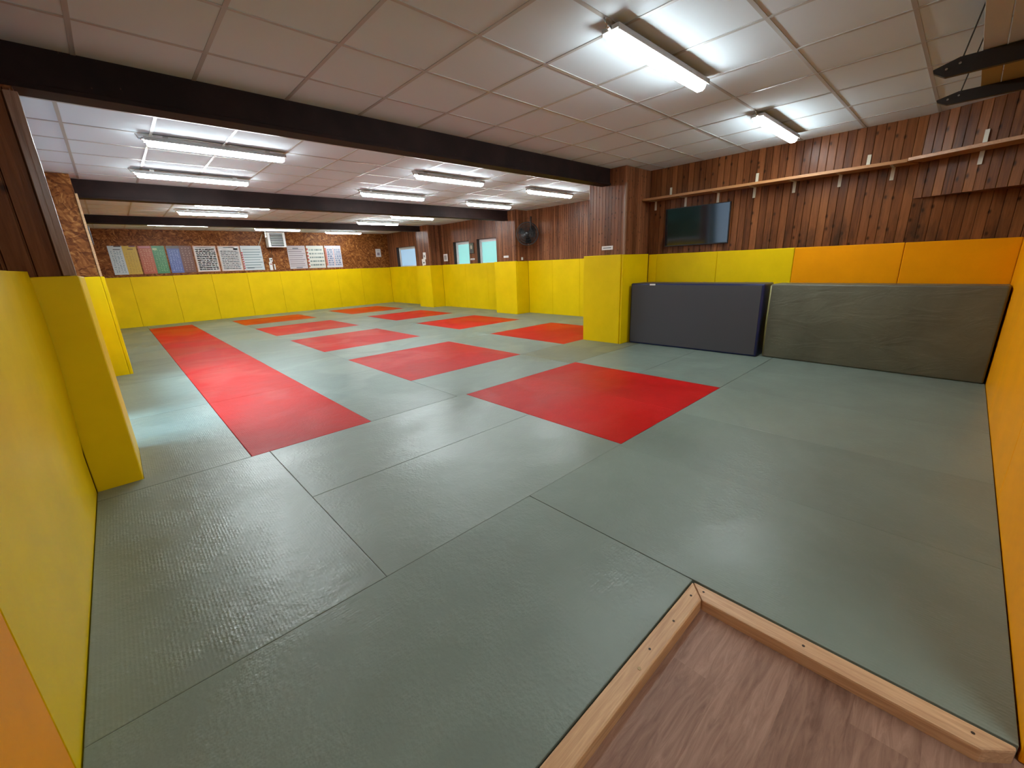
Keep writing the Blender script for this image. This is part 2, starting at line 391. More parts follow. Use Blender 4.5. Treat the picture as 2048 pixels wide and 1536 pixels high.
# right wall of the far half, with three frosted windows
WR = [(9.40, 10.357, 1.30, 2.075), (10.74, 11.575, 1.30, 2.065), (13.95, 15.33, 1.33, 2.095)]
segs = [(4.2, WR[0][0], FZ, H), (WR[0][1], WR[1][0], FZ, H), (WR[1][1], WR[2][0], FZ, H), (WR[2][1], YF, FZ, H)]
q = [(XR, XR + .3, a, c, z0, z1) for a, c, z0, z1 in segs]
for a, c, z0, z1 in WR: q += [(XR, XR + .3, a, c, FZ, z0), (XR, XR + .3, a, c, z1, H)]
wall('wall_right', *q, m=M_PINE, label='right wall of dark varnished pine boards in the far half')
for i, (a, c, z0, z1) in enumerate(WR):
    xw = XR + .11; t = .055
    b = BM()
    bx(b, xw, xw + .06, a, c, z0, z0 + t, .006); bx(b, xw, xw + .06, a, c, z1 - t, z1, .006)
    bx(b, xw, xw + .06, a, a + t, z0 + t, z1 - t, .006); bx(b, xw, xw + .06, c - t, c, z0 + t, z1 - t, .006)
    lab = ['frosted teal window beside the pillar with the small label', 'frosted teal window on the far side of the framed portrait',
           'frosted blue window nearest the far wall'][i]
    fr = struct('window_%d' % (i + 1), b, M_WFRAME, lab, 'window')
    s = BM(); t2 = t + .035
    bx(s, xw + .012, xw + .05, a + t, c - t, z0 + t, z0 + t2); bx(s, xw + .012, xw + .05, a + t, c - t, z1 - t2, z1 - t)
    bx(s, xw + .012, xw + .05, a + t, a + t2, z0 + t2, z1 - t2); bx(s, xw + .012, xw + .05, c - t2, c - t, z0 + t2, z1 - t2)
    sash = obj('window_sash', s, M_WFRAME, fr)
    p = BM(); bx(p, xw + .03, xw + .035, a + t2, c - t2, z0 + t2, z1 - t2); obj('pane', p, M_BLUE if i == 2 else M_TEAL, fr)
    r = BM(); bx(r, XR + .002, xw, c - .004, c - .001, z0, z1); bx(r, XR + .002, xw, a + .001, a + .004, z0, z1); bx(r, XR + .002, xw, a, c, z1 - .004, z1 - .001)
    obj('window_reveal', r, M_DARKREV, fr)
# near half: the wall with the television, the step between both halves, the wall behind the mats
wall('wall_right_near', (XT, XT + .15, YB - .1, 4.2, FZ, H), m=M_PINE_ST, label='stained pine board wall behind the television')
wall('wall_step', (XT + .15, XR + .3, 4.05, 4.2, FZ, H), m=M_PINE)
wall('wall_near', (X_NOOK, XT + .15, YB - .12, YB, FZ, H), m=M_PINE)
wall('wall_entrance', (X_NOOK, X_NOOK + .12, Y_NOOK, YB - .12, FZ, H), m=M_PLASTER)
wall('wall_back', (XL - .2, X_NOOK + .12, Y_NOOK - .15, Y_NOOK, FZ, H), m=M_PLASTER)
# boxed-in corner above the orange pads, its face turned slightly away from the wall
b = BM(); prism(b, [(XT - .001, .545), (6.225, YB + .001), (XT - .001, YB + .001)], 1.835, H - .001)
struct('wall_overhang', b, M_PINE_L, 'pine-clad boxed-in overhang in the near right corner', 'wall overhang')

# ceiling: white tiles in a slim metal grid, one field between each pair of beams
b = BM(); bx(b, XL - .2, XR + .3, Y_NOOK - .2, YF + .2, H, H + .1)
g = 0.012
fields = [(YB, 3.97, .137, 3.464, XL, XT), (4.12, 8.45, -.01, 5.00, XL, XR), (8.60, 12.75, -.01, 9.25, XL, XR), (12.9, YF, -.01, 13.4, XL, XR), (Y_NOOK, YB - .12, .137, -.7, XL, X_NOOK)]
for ya, yb, gx, gy, xa, xb in fields:
    x = gx - math.floor((gx - xa) / .6) * .6
    while x < xb:
        if x > xa + .02: bx(b, x - g, x + g, ya, yb, H - .004, H + .001, 0, 1)
        x += .6
    y = gy - math.floor((gy - ya) / .6) * .6
    while y < yb:
        if y > ya + .02: bx(b, xa, xb, y - g, y + g, H - .0035, H + .001, 0, 1)
        y += .6
o = obj('ceiling', b, [M_TILE, M_TBAR]); o['kind'] = 'structure'; o['label'] = 'suspended ceiling of white square tiles'; o['category'] = 'ceiling'

# ------------------------------------------------------------------ beams and pillars
def beam(name, ya, yb, z0, x0, x1, label):
    b = BM(); ym = (ya + yb) / 2; t = .03
    bx(b, x0, x1, ya, yb, z0, z0 + t, .004)
    bx(b, x0, x1, ya + .018, yb - .018, z0 + t - .001, H - .001)
    return tag(obj(name, b, M_BEAM), label, 'ceiling beam', 'dark beams under the ceiling')
beam('ceiling_beam', 3.95, 4.125, 2.412, XL + .002, 5.89, 'thick dark brown beam nearest the camera, running pillar to pillar')
beam('ceiling_beam', 8.42, 8.60, 2.405, -.20, 7.93, 'middle dark beam, ending at the pillar beside the wall fan')
beam('ceiling_beam', 12.72, 12.90, 2.475, XL + .01, 7.90, 'farthest of the three dark ceiling beams, before the poster wall')

def pillar(x0, x1, y0, y1, m, label, extra=None):
    b = BM(); bx(b, x0, x1, y0, y1, FZ, H - .002, .004, 0, 1)
    return tag(obj('pillar', b, m), label, 'pillar', 'pillars along the walls')
b = BM(); bx(b, XL + .002, -.165, 3.66, 3.948, FZ, 2.318); bx(b, XL + .002, -.165, 3.948, 4.36, FZ, 2.409)
tag(obj('pillar', b, M_PINE_L), 'orange pine-clad pillar at the left edge, nearest the camera', 'pillar', 'pillars along the walls')
pillar(XL + .002, -.085, 8.09, 8.80, M_OSB, 'strand-board pillar on the left, second from the camera')
pillar(5.88, XT - .002, 3.69, 4.345, M_PINE, 'large pine-clad pillar left of the television')
pillar(7.88, XR - .002, 8.17, 8.93, M_PINE, 'pine-clad pillar between the wall fan and the teal windows')
pillar(7.87, XR - .002, 12.26, 13.02, M_PINE, 'pine-clad pillar with pinned papers before the blue window')
b = BM(); bx(b, -.192, -.163, 3.632, 3.659, 1.352, 2.300, .003); bx(b, -.166, -.137, 3.632, 3.69, 1.352, 2.300, .003)
tag(obj('corner_moulding', b, M_TRIMW), 'shiny wooden corner strip on the edge of the left pine pillar', 'moulding')
b = BM(); bx(b, -.085 + .001, -.06, 8.07, 8.088, 1.37, 2.41, .002); bx(b, -.083, -.062, 8.088, 8.12, 1.37, 2.41, .002)
tag(obj('corner_moulding', b, M_LATH_X), 'thin pale edge strip on the strand-board pillar', 'moulding')
b = BM(); bx(b, 5.862, 5.879, 3.672, 3.70, 1.38, 2.41, .004)
bx(b, 5.879, 5.90, 3.672, 3.689, 1.38, 2.41, .003)
tag(obj('corner_moulding', b, M_TRIMW), 'glossy corner strip on the pillar beside the television', 'moulding')

# ------------------------------------------------------------------ tatami mats
mat_n = 0
def mat_obj(pts, m, label, bev=.0035, z=0.0):
    b = BM(); prism(b, pts, FZ + .0005, z, bev)
    return tag(obj('judo_mat', b, m, smooth=False), label, 'judo mat', 'red judo mats' if m in (M_RED, M_VERM) else 'grey-green judo mats')
G = .0008
def R4(x0, x1, y0, y1): return [(x0 + G, y0 + G), (x1 - G, y0 + G), (x1 - G, y1 - G), (x0 + G, y1 - G)]
def notchL(x0, x1, y0, y1, nx, ny0, ny1):    # bite out of the left side
    return [(x0, y0 + G), (x1 - G, y0 + G), (x1 - G, y1 - G), (x0, y1 - G), (x0, ny1), (nx, ny1), (nx, ny0), (x0, ny0)]
def notchR(x0, x1, y0, y1, nx, ny0, ny1):
    return [(x0 + G, y0 + G), (x1, y0 + G), (x1, ny0), (nx, ny0), (nx, ny1), (x1, ny1), (x1, y1 - G), (x0 + G, y1 - G)]
XM = -.358; YM = 15.935; XMR = 8.292
# around the wooden frame
mat_obj(R4(XM, 1.519, .562, 1.530), M_GREYX, 'wide grey-green mat along the left arm of the wooden frame')
mat_obj(R4(XM, .608, 1.530, 3.444), M_GREYS, 'grey-green mat against the left yellow pad, before the first pillar')
mat_obj(R4(.608, 2.496, 1.530, 2.489), M_GREYSX, 'grey-green mat left of the big red pair, nearer of two side by side')
mat_obj(R4(.608, 2.496, 2.489, 3.444), M_GREYSX, 'grey-green mat touching the near end of the red strip')
mat_obj(R4(2.498, 3.428, 1.533, 3.423), M_RED, 'left half of the biggest red square nearest the camera', .0015)
mat_obj(R4(3.428, 4.359, 1.533, 3.423), M_RED, 'right half of the biggest red square nearest the camera', .0015)
mat_obj(R4(4.361, 6.26, 1.533, 2.478), M_GREYX, 'grey-green mat before the upright olive mat, right of the red square')
mat_obj(R4(4.361, 6.26, 2.478, 3.423), M_GREYX, 'grey-green mat before the upright blue-edged mat')
mat_obj(R4(6.26, 6.556, 1.533, 3.423), M_GREY, 'narrow mat strip under the leaning blue-edged mat')
xs = [1.521, 2.465, 3.41, 4.385, 5.33, 6.27, 6.556]
nm = ['grey-green mat along the right arm of the wooden frame', 'grey-green mat by the orange wall, second from the frame',
      'grey-green mat by the orange wall, third from the frame', 'grey-green mat by the orange wall, fourth from the frame',
      'grey-green mat at the foot of the upright olive mat', 'narrow mat strip under the upright olive mat']
for i in range(6): mat_obj(R4(xs[i], xs[i + 1], -.332, 1.530), M_GREY, nm[i], .0015)
# left column
ys = [3.446, 5.342, 7.24, 9.14, 11.10, 13.02, YM]
for i in range(6):
    a, c = ys[i], ys[i + 1]; lab = 'grey-green mat in the column left of the red strip, %s from the first pillar' % ORD[i]
    if i == 0: mat_obj(notchL(XM, .485, a, c, -.122, 3.612, 4.366), M_GREYS, 'grey-green mat at the foot of the near left pillar, lit by daylight')
    elif i == 2: mat_obj(notchL(XM, .485, a, c, -.040, 8.034, 8.806), M_GREY, 'grey-green mat at the foot of the second left pillar')
    else: mat_obj(R4(XM, .485, a, c), M_GREY, lab)
ys = [3.446, 5.342, 7.27, 9.20, 11.13, 13.06, 14.99]
for i in range(6):
    lab = 'red mat in the long strip, %s' % ('nearest the camera' if i == 0 else 'at the far end' if i == 5 else ORD[i] + ' from the near end')
    mat_obj(R4(.487, 1.438, ys[i], ys[i + 1]), M_RED, lab)
mat_obj(R4(.487, 1.438, 14.99, YM), M_GREY, 'grey-green mat between the red strip and the poster wall')
ys = [3.446, 5.342, 7.24, 9.14, 11.05, 12.95, 14.85, YM]
for i in range(7):
    mat_obj(R4(1.438, 2.39, ys[i], ys[i + 1]), M_GREY, 'grey-green mat right of the red strip, %s' % ('nearest the camera' if i == 0 else 'last before the poster wall' if i == 6 else ORD[i] + ' from the near end'))
# first row of red squares
def square(x0, x1, y0, y1, m, which):
    xm = (x0 + x1) / 2
    mat_obj(R4(x0, xm, y0, y1), m, 'left half of ' + which, .0015); mat_obj(R4(xm, x1, y0, y1), m, 'right half of ' + which, .0015)
B0, B1 = 2.392, 4.264
mat_obj(R4(B0, B1, 3.425, 4.391), M_GREYX, 'grey-green mat between the biggest red square and the next one')
square(B0, B1, 4.393, 6.267, M_RED, 'the red square beside the near end of the red strip')
mat_obj(R4(B0, B1, 6.269, 7.256), M_GREYX, 'grey-green mat beyond the nearest red square of the left row')
square(B0, B1, 7.258, 9.156, M_RED, 'the second red square in the left row of squares')
mat_obj(R4(B0, B1, 9.158, 10.117), M_GREYX, 'grey-green mat beyond the second red square of the left row')
square(B0, B1, 10.119, 12.016, M_RED, 'the third red square in the left row of squares')
mat_obj(R4(B0, B1, 12.018, 13.08), M_GREYX, 'grey-green mat beyond the third red square of the left row')
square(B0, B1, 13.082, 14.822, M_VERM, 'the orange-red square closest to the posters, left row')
mat_obj(R4(B0, B1, 14.824, YM), M_GREYX, 'grey-green mat between the left row of squares and the poster wall')
mat_obj([(4.268, 3.427), (6.556, 3.427), (6.556, 3.640), (5.785, 3.640), (5.785, 4.389), (4.268, 4.389)], M_OLIVE, 'worn olive mat at the foot of the big pillar')
ys = [4.391, 6.28, 8.17, 10.06, 11.95, 13.84, YM]
for i in range(6):
    mat_obj(R4(4.264, 5.266, ys[i], ys[i + 1]), M_GREY, 'grey-green mat between both rows of squares, %s' % ('nearest the camera' if i == 0 else 'last before the poster wall' if i == 5 else ORD[i] + ' from the near end'))
P0, P1 = 5.268, 7.096
square(P0, P1, 4.393, 6.276, M_RED, 'the red square half hidden behind the big pillar')
mat_obj(R4(P0, P1, 6.278, 7.294), M_GREYX, 'grey-green mat beyond the red square behind the pillar')
square(P0, P1, 7.296, 9.095, M_RED, 'the second red square in the right row of squares')
mat_obj(R4(P0, P1, 9.097, 10.091), M_GREYX, 'grey-green mat beyond the second red square of the right row')
square(P0, P1, 10.093, 11.856, M_RED, 'the third red square in the right row of squares')
mat_obj(R4(P0, P1, 11.858, 12.942), M_GREYX, 'grey-green mat beyond the third red square of the right row')
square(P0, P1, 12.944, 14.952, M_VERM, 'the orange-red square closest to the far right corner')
mat_obj(R4(P0, P1, 14.954, YM), M_GREYX, 'grey-green mat between the right row of squares and the poster wall')
mat_obj(R4(7.098, XMR, 4.393, 6.30), M_GREY, 'grey-green mat along the right wall, just behind the big pillar')
mat_obj(notchR(7.098, XMR, 6.30, 8.60, 7.822, 8.120, 8.62) [:4] + [(7.822, 8.598), (7.10, 8.598)], M_GREY, 'grey-green mat along the right wall under the wall fan')
mat_obj([(7.10, 8.602), (7.822, 8.602), (7.822, 8.992), (XMR, 8.992), (XMR, 10.45), (7.10, 10.45)], M_GREY, 'grey-green mat along the right wall under the first teal window')
mat_obj(R4(7.098, XMR, 10.45, 12.20), M_GREY, 'grey-green mat along the right wall under the framed portrait')
mat_obj([(7.10, 12.204), (7.808, 12.204), (7.808, 13.076), (XMR, 13.076), (XMR, 14.05), (7.10, 14.05)], M_GREY, 'grey-green mat at the foot of the pillar with papers')
mat_obj(R4(7.098, XMR, 14.05, YM), M_GREY, 'grey-green mat in the far right corner')

# ------------------------------------------------------------------ wall pads
def pad(x0, x1, y0, y1, z1, m, label, z0=None, bev=.008):
    b = BM(); bx(b, x0, x1, y0, y1, FZ + .001 if z0 is None else z0, z1, bev, 0, 3)
    return tag(obj('wall_pad', b, m, smooth=False), label, 'wall pad', 'orange wall pads' if m is M_ORG else 'yellow wall pads')
ZP = 1.376
e = .0015
# far wall
sx = [-.36, .415, 1.366, 2.308, 3.263, 4.236, 5.19, 6.166, 7.084, 8.2975]
for i in range(9):
    pad(sx[i] + e, sx[i + 1] - e, 15.94, YF - .002, ZP + random.uniform(-.004, .004), M_YEL, 'yellow pad on the poster wall, %s' % ('in the left corner' if i == 0 else 'in the right corner' if i == 8 else ORD[i] + ' from the left'))
# left wall; the last one bulges a little off the wall at its far edge
pad(XL + .002, -.362, -.52, 1.440, ZP, M_ORG, 'orange pad at the left edge of the view')
b = BM()
n = 14; rows = 14
grid = []
for i in range(n + 1):
    t = i / n; y = 1.444 + t * (3.612 - 1.444); r = []
    for k in range(rows + 1):
        s = k / rows; z = FZ + .001 + s * (ZP + .004 - FZ)
        bul = .040 * max(0, (t - .82) / .18) ** 1.5 * math.sin(min(1, max(0, (s - .22) / .78)) * math.pi * .62)
        r.append(b.verts.new((-.362 + bul, y, z)))
    grid.append(r)
for i in range(n):
    for k in range(rows): b.faces.new((grid[i][k], grid[i + 1][k], grid[i + 1][k + 1], grid[i][k + 1]))
rim = [grid[i][rows] for i in range(n + 1)]
back = [b.verts.new((XL + .002, v.co.y, v.co.z)) for v in rim]; bot = [b.verts.new((XL + .002, grid[i][0].co.y, grid[i][0].co.z)) for i in range(n + 1)]
for i in range(n):
    b.faces.new((rim[i], rim[i + 1], back[i + 1], back[i])); b.faces.new((grid[i][0], bot[i], bot[i + 1], grid[i + 1][0])); b.faces.new((back[i], back[i + 1], bot[i + 1], bot[i]))
b.faces.new([grid[0][k] for k in range(rows + 1)] + [back[0], bot[0]]); b.faces.new([grid[n][k] for k in range(rows + 1)][::-1] + [bot[n], back[n]])
tag(obj('wall_pad', b, M_YEL), 'big yellow pad on the left wall with a bulging far edge', 'wall pad', 'yellow wall pads')
pad(XL + .002, -.362, 5.65, 8.03, .98, M_YEL, 'yellow pad on the left wall just before the second pillar')
pad(XL + .002, -.362, 8.81, 12.4, ZP, M_YEL, 'yellow pad on the left wall beyond the second pillar')
pad(XL + .002, -.362, 12.404, 15.935, ZP, M_YEL, 'yellow pad on the left wall in the far corner')
# left pillars
pad(-.360, -.130, 3.617, 3.658, 1.350, M_YEL, 'yellow pad on the front of the near left pillar')
pad(-.163, -.128, 3.660, 4.36, 1.348, M_YEL, 'yellow pad on the room side of the near left pillar')
pad(-.356, -.084, 8.040, 8.088, 1.370, M_YEL, 'yellow pad on the front of the strand-board pillar')
pad(-.082, -.046, 8.042, 8.80, 1.368, M_YEL, 'yellow pad on the room side of the strand-board pillar')
# big pillar
pad(5.790, 5.878, 3.680, 4.384, 1.392, M_YEL, 'wide yellow pad on the face of the big pillar')
pad(5.806, 6.5655, 3.646, 3.676, 1.388, M_YEL, 'yellow pad on the television side of the big pillar')
# right pillars
pad(7.829, 7.878, 8.130, 8.985, 1.386, M_YEL, 'yellow pad on the face of the pillar beside the fan')
pad(7.880, 8.296, 8.126, 8.168, 1.378, M_YEL, 'yellow pad on the camera side of the pillar beside the fan')
pad(7.818, 7.868, 12.214, 13.07, 1.372, M_YEL, 'yellow pad on the face of the pillar with papers')
pad(7.870, 8.296, 12.216, 12.258, 1.372, M_YEL, 'yellow pad on the camera side of the pillar with papers')
# right wall, far half
def run(ys, side_lab):
    for i in range(len(ys) - 1):
        pad(8.298, XR - .002, ys[i] + e, ys[i + 1] - e, ZP + random.uniform(-.003, .003), M_YEL, 'yellow pad on the right wall %s, %s' % (side_lab, ORD[i] + ' from the camera'))
run([4.39, 5.45, 6.40, 7.27, 8.127], 'below the fan')
run([8.984, 9.85, 10.95, 12.2165], 'below the teal windows')
run([13.069, 14.5, 15.941], 'below the blue window')
# television wall
yy = [(3.494, 3.640, M_YEL, 'narrow yellow pad between the big pillar and the television'), (2.545, 3.494, M_YEL, 'yellow pad directly below the television'),
      (1.574, 2.545, M_YEL, 'yellow pad next to the first orange pad'), (.515, 1.574, M_ORG, 'orange pad on the television wall, next to the yellow one'),
      (-.3375, .515, M_ORG, 'orange pad on the television wall, in the corner')]
for a, c, m, l in yy: pad(6.566, XT - .002, a + e, c - e, ZP, m, l)
for a, c, l in ((1.512, 3.18, 'tall orange pad beside the entrance, right edge of the view'), (3.18, 4.88, 'orange pad on the near wall, middle one'), (4.88, 6.5665, 'orange pad on the near wall, in the corner by the olive mat')):
    pad(a + e, c - e, YB + .002, -.336, ZP, M_ORG, l)

# ------------------------------------------------------------------ crash mats leaning on the television wall
t = thing('crash_mat', (6.27, 2.65, 0), 'charcoal crash mat with navy blue edges standing against the yellow pads', 'crash mat')
M1 = Matrix.Translation((6.053, 0, .002)) @ Matrix.Rotation(math.radians(1.0), 4, 'Z')
def slab(name, q, bev, m, parent, M, smooth=False, seg=3):
    b = BM(); bx(b, *q, bev, 0, seg)
    if smooth == 'sag':
        bmesh.ops.subdivide_edges(b, edges=[e_ for e_ in b.edges if e_.calc_length() > .5], cuts=16)
        for v in b.verts: v.co.z -= .010 * math.sin(math.pi * (v.co.y - q[2]) / (q[3] - q[2])) ** 2 * max(0, v.co.z / q[5]) ** 4
    bmesh.ops.transform(b, matrix=M, verts=b.verts[:]); return obj(name, b, m, parent, bool(smooth))
slab('mat_body', (0, .40, 1.712, 3.600, 0, .945), .022, M_NAVY, t, M1, True)
slab('mat_face', (-.004, .002, 1.742, 3.578, .022, .925), .002, M_CHAR, t, M1)
slab('mat_label', (-.007, -.003, 3.190, 3.280, .917, .940), 0, M_PAPER, t, M1)['label'] = 'small white label sewn on the edge'
M2 = Matrix.Translation((6.020, 0, .002)) @ Matrix.Rotation(math.radians(-2.9), 4, 'Z')
om = thing('folded_mat', (6.2, .65, 0), 'large olive green mat standing on edge against the orange pads', 'folding mat')
slab('mat_body', (0, .33, -.318, 1.668, 0, .940), .020, M_OLIVEC, om, M2, True)
b = BM(); tube(b, [(0.010, 1.660, .02), (0.006, 1.668, .45), (0.010, 1.662, .92)], .011)
bmesh.ops.transform(b, matrix=M2, verts=b.verts[:])
obj('edge_piping', b, simple('olive_piping', (.26, .25, .10), .5), om, True)

# ------------------------------------------------------------------ wooden frame round the vinyl floor
def frame_piece(pts, m, label, holes, axis):
    t = thing('floor_frame_board', (sum(p[0] for p in pts) / len(pts), sum(p[1] for p in pts) / len(pts), FZ), label, 'frame board', 'pale boards edging the mats')
    b = BM(); prism(b, pts, FZ + .0005, .003, .007); obj('board', b, m, t)
    for k, (x, y, br) in enumerate(holes):
        b = BM(); tube(b, [(x, y, .0032), (x, y, .0042)], .0062 if br else .0045, 12)
        o = obj('screw', b, M_BRASS if br else M_SCREW, t)
        if br: o['label'] = 'shiny brass screw head'
    return t
frame_piece([(XM, .488), (1.431, .488), (1.506, .556), (XM, .556)], M_LATH_X, 'pale pine board running left from the corner of the floor frame',
            [(1.425, .528, 0), (1.26, .520, 0), (1.09, .524, 0), (1.0, .512, 1), (.45, .52, 0)], 0)
frame_piece([(1.4325, .486), (1.5075, .554), (1.512, -.326), (1.497, -.326), (1.438, -.262)], M_LATH_Y, 'pale pine board running right from the corner of the floor frame',
            [(1.478, .50, 0), (1.472, .155, 0), (1.480, -.245, 0)], 1)

# ------------------------------------------------------------------ ceiling lamps
b = BM(); ZL = 2.588
def make_lamp(cx, cy, label):
    t = thing('ceiling_light', (cx, cy, ZL - .04), label, 'ceiling light', 'lit fluorescent battens on the ceiling')
    L = 1.25
    b = BM()
    pr = [(-.046, .0), (-.046, -.012), (-.038, -.036), (-.020, -.050), (.020, -.050), (.038, -.036), (.046, -.012), (.046, .0)]
    xs = [(-L / 2 + .02, .80), (-L / 2 + .035, 1.0), (L / 2 - .035, 1.0), (L / 2 - .02, .80)]
    rings = [[b.verts.new((cx + x, cy + py * s, ZL + pz * s)) for py, pz in pr] for x, s in xs]
    for i in range(3):
        for k in range(len(pr) - 1): b.faces.new((rings[i][k], rings[i][k + 1], rings[i + 1][k + 1], rings[i + 1][k]))
        b.faces.new((rings[i][-1], rings[i][0], rings[i + 1][0], rings[i + 1][-1]))
    b.faces.new(rings[0]); b.faces.new(rings[-1][::-1])
    obj('diffuser', b, M_LAMP, t, False)
    b = BM(); bx(b, cx - L / 2, cx + L / 2, cy - .060, cy + .060, ZL - .0005, ZL + .026, .008)
    for s_ in (-1, 1): bx(b, cx - L / 2 + .004, cx + L / 2 - .004, cy + s_ * .056 - .004, cy + s_ * .056 + .004, ZL - .010, ZL + .006, .002)
    obj('housing', b, M_HOUSE, t)
    for s in (-1, 1):
        b = BM(); bx(b, cx + s * .45 - .02, cx + s * .45 + .02, cy - .02, cy + .02, ZL + .026, H - .005); obj('ceiling_mount', b, M_STEEL, t)
    b = BM(); tube(b, [(cx - L / 2 - .035, cy, ZL + .012), (cx - L / 2 + .002, cy, ZL + .012)], [.008, .012], 10); tube(b, [(cx - L / 2 - .034, cy, ZL + .012), (cx - L / 2 - .05, cy + .01, H - .006)], .005, 6)
    obj('cable_gland', b, M_STEEL, t, True)
    return t
lamps = [(3.04, 1.655, 'nearest lit batten, large at the top centre of the view'), (5.51, 1.640, 'lit batten near the television wall'),
         (1.15, 5.61, 'leftmost lit batten just beyond the first beam'), (1.14, 7.32, 'left lit batten directly before the second beam'),
         (4.12, 5.63, 'middle lit batten just beyond the first beam'), (4.09, 7.37, 'middle lit batten directly before the second beam'),
         (6.49, 5.71, 'right lit batten just beyond the first beam, beside the big pillar'), (6.47, 7.48, 'right lit batten directly before the second beam'),
         (2.02, 9.76, 'left lit batten just beyond the second beam'), (1.92, 11.15, 'left lit batten directly before the third beam'),
         (6.12, 10.17, 'right lit batten just beyond the second beam'), (5.95, 11.79, 'right lit batten directly before the third beam'),
         (1.54, 13.61, 'left lit batten beyond the third beam, above the coloured posters'), (4.00, 14.37, 'middle lit batten beyond the third beam, above the heater'),
         (6.25, 15.02, 'right lit batten beyond the third beam, near the far corner')]
l0 = make_lamp(*lamps[0])
lamps.append((.45, -1.25, 'lit batten behind the camera, over the entrance'))  # unseen batten added to fill the foreground and left pads with light
for x, y, lab in lamps[1:]: dup(l0, (x, y, ZL - .04), lab)

# ------------------------------------------------------------------ television
t = thing('television', (6.57, 2.891, 1.478), 'black flat screen television on the pine wall', 'television')
MT = Matrix.Translation((6.556, 0, 1.483)) @ Matrix.Rotation(math.radians(-3.2), 4, 'Y')
b = BM(); bx(b, 0, .034, 2.413, 3.369, 0, .556, .006); bmesh.ops.transform(b, matrix=MT, verts=b.verts[:]); obj('tv_case', b, M_BLACK, t)
b = BM(); bx(b, -.0025, .001, 2.423, 3.359, .017, .546); bmesh.ops.transform(b, matrix=MT, verts=b.verts[:]); obj('screen', b, M_SCREEN, t)
b = BM(); bx(b, 6.575, 6.604, 2.7, 3.08, 1.6, 1.9); obj('wall_bracket', b, M_BLACK, t)

# ------------------------------------------------------------------ long shelf with brackets
t = thing('wall_shelf', (6.48, 2.1, 2.18), 'long orange pine shelf board above the television', 'shelf')
b = BM(); prism(b, [(6.35, .62), (XT - .004, .552), (XT - .004, 3.684), (6.35, 3.684)], 2.182, 2.214, .003)
obj('shelf_board', b, M_SHELF, t)
def bracket(y, up):
    b = BM()
    if up:
        bx(b, XT - .010, XT - .003, y - .017, y + .017, 2.2145, 2.352, .002); bx(b, 6.42, XT - .008, y - .012, y + .012, 2.2145, 2.219)
    else:
        bx(b, XT - .010, XT - .003, y - .017, y + .017, 2.050, 2.1815, .002); bx(b, 6.40, XT - .008, y - .012, y + .012, 2.177, 2.1815)
    obj('shelf_bracket', b, M_BRKT, t)
for y in (3.58, 3.095, 2.62, 2.148, 1.686, 1.219, .748): bracket(y, False)
for y in (3.34, 2.135, .98): bracket(y, True)
t2 = thing('wall_shelf', (6.15, .15, 2.18), 'short shelf board continuing along the boxed-in corner', 'shelf')
d = Vector((-.394, -.919)); nrm = Vector((-.919, .394))
P = Vector((6.35, .618)); L2 = 1.075
fc = lambda s: Vector((XT, .545)) + d * s + nrm * .003
b = BM(); Q = [P, P + d * L2, fc(.98), fc(.03)]
prism(b, [tuple(v) for v in Q], 2.190, 2.222, .003)
obj('shelf_board', b, M_SHELF, t2)
for up in (False, True):
    b = BM(); c = fc(.50); a1 = c - d * .017 + nrm * .001; a2 = c + d * .017 + nrm * .001
    prism(b, [tuple(a1), tuple(a2), tuple(a2 + nrm * .006), tuple(a1 + nrm * .006)], 2.2225 if up else 2.07, 2.375 if up else 2.1895)
    obj('shelf_bracket', b, M_BRKT, t2)

# ------------------------------------------------------------------ wall fan
F = Vector((7.93, 7.78, 2.035)); fd = Vector((-.76, -.62, -.06)).normalized()
t = thing('wall_fan', (8.2, 7.9, 2.0), 'black caged fan on the pine wall before the second pillar', 'fan')
up = Vector((0, 0, 1)); rt = fd.cross(up).normalized(); uu = rt.cross(fd).normalized()
def ring(bm, c, r, rad, seg=40):
    pts = [c + (rt * math.cos(a) + uu * math.sin(a)) * r for a in [2 * math.pi * k / seg for k in range(seg + 1)]]; tube(bm, pts, rad, 5)
b = BM()
for off, rr in ((.075, .09), (.07, .15), (.055, .21), (.02, .268), (-.035, .278), (-.075, .22), (-.09, .13)): ring(b, F + fd * off, rr, .008 if abs(off) < .04 else .0038)
for k in range(48):
    a = 2 * math.pi * k / 48; v = rt * math.cos(a) + uu * math.sin(a)
    tube(b, [F + fd * o_ + v * r_ for o_, r_ in ((.08, .05), (.07, .15), (.055, .21), (.02, .268), (-.035, .278), (-.075, .22), (-.09, .08))], .0032, 4)
obj('fan_cage', b, M_CAGE, t)
for k in range(3):
    b = BM(); a0 = 2 * math.pi * k / 3 + .4; vs = []
    for r_, w_, tw in ((.05, .35, .02), (.12, .42, .026), (.19, .42, .02), (.245, .30, .012)):
        for s_ in (-1, 1):
            a = a0 + s_ * w_; vs.append(b.verts.new(F + (rt * math.cos(a) + uu * math.sin(a)) * r_ + fd * (s_ * tw)))
    for i in range(3): b.faces.new((vs[2 * i], vs[2 * i + 1], vs[2 * i + 3], vs[2 * i + 2]))
    r = bmesh.ops.solidify(b, geom=b.faces[:], thickness=.003); obj('fan_blade', b, M_BLACK, t, True)
b = BM(); tube(b, [F + fd * .085, F + fd * .07, F - fd * .1, F - fd * .17, F - fd * .2], [.03, .055, .062, .058, .03], 20); obj('fan_motor', b, M_BLACK, t, True)
b = BM(); tube(b, [F - fd * .19, Vector((8.20, 7.93, 2.06)), Vector((8.34, 7.96, 2.06))], .016, 10); bx(b, 8.325, 8.346, 7.89, 8.03, 1.97, 2.15, .004); obj('wall_bracket', b, M_BLACK, t)
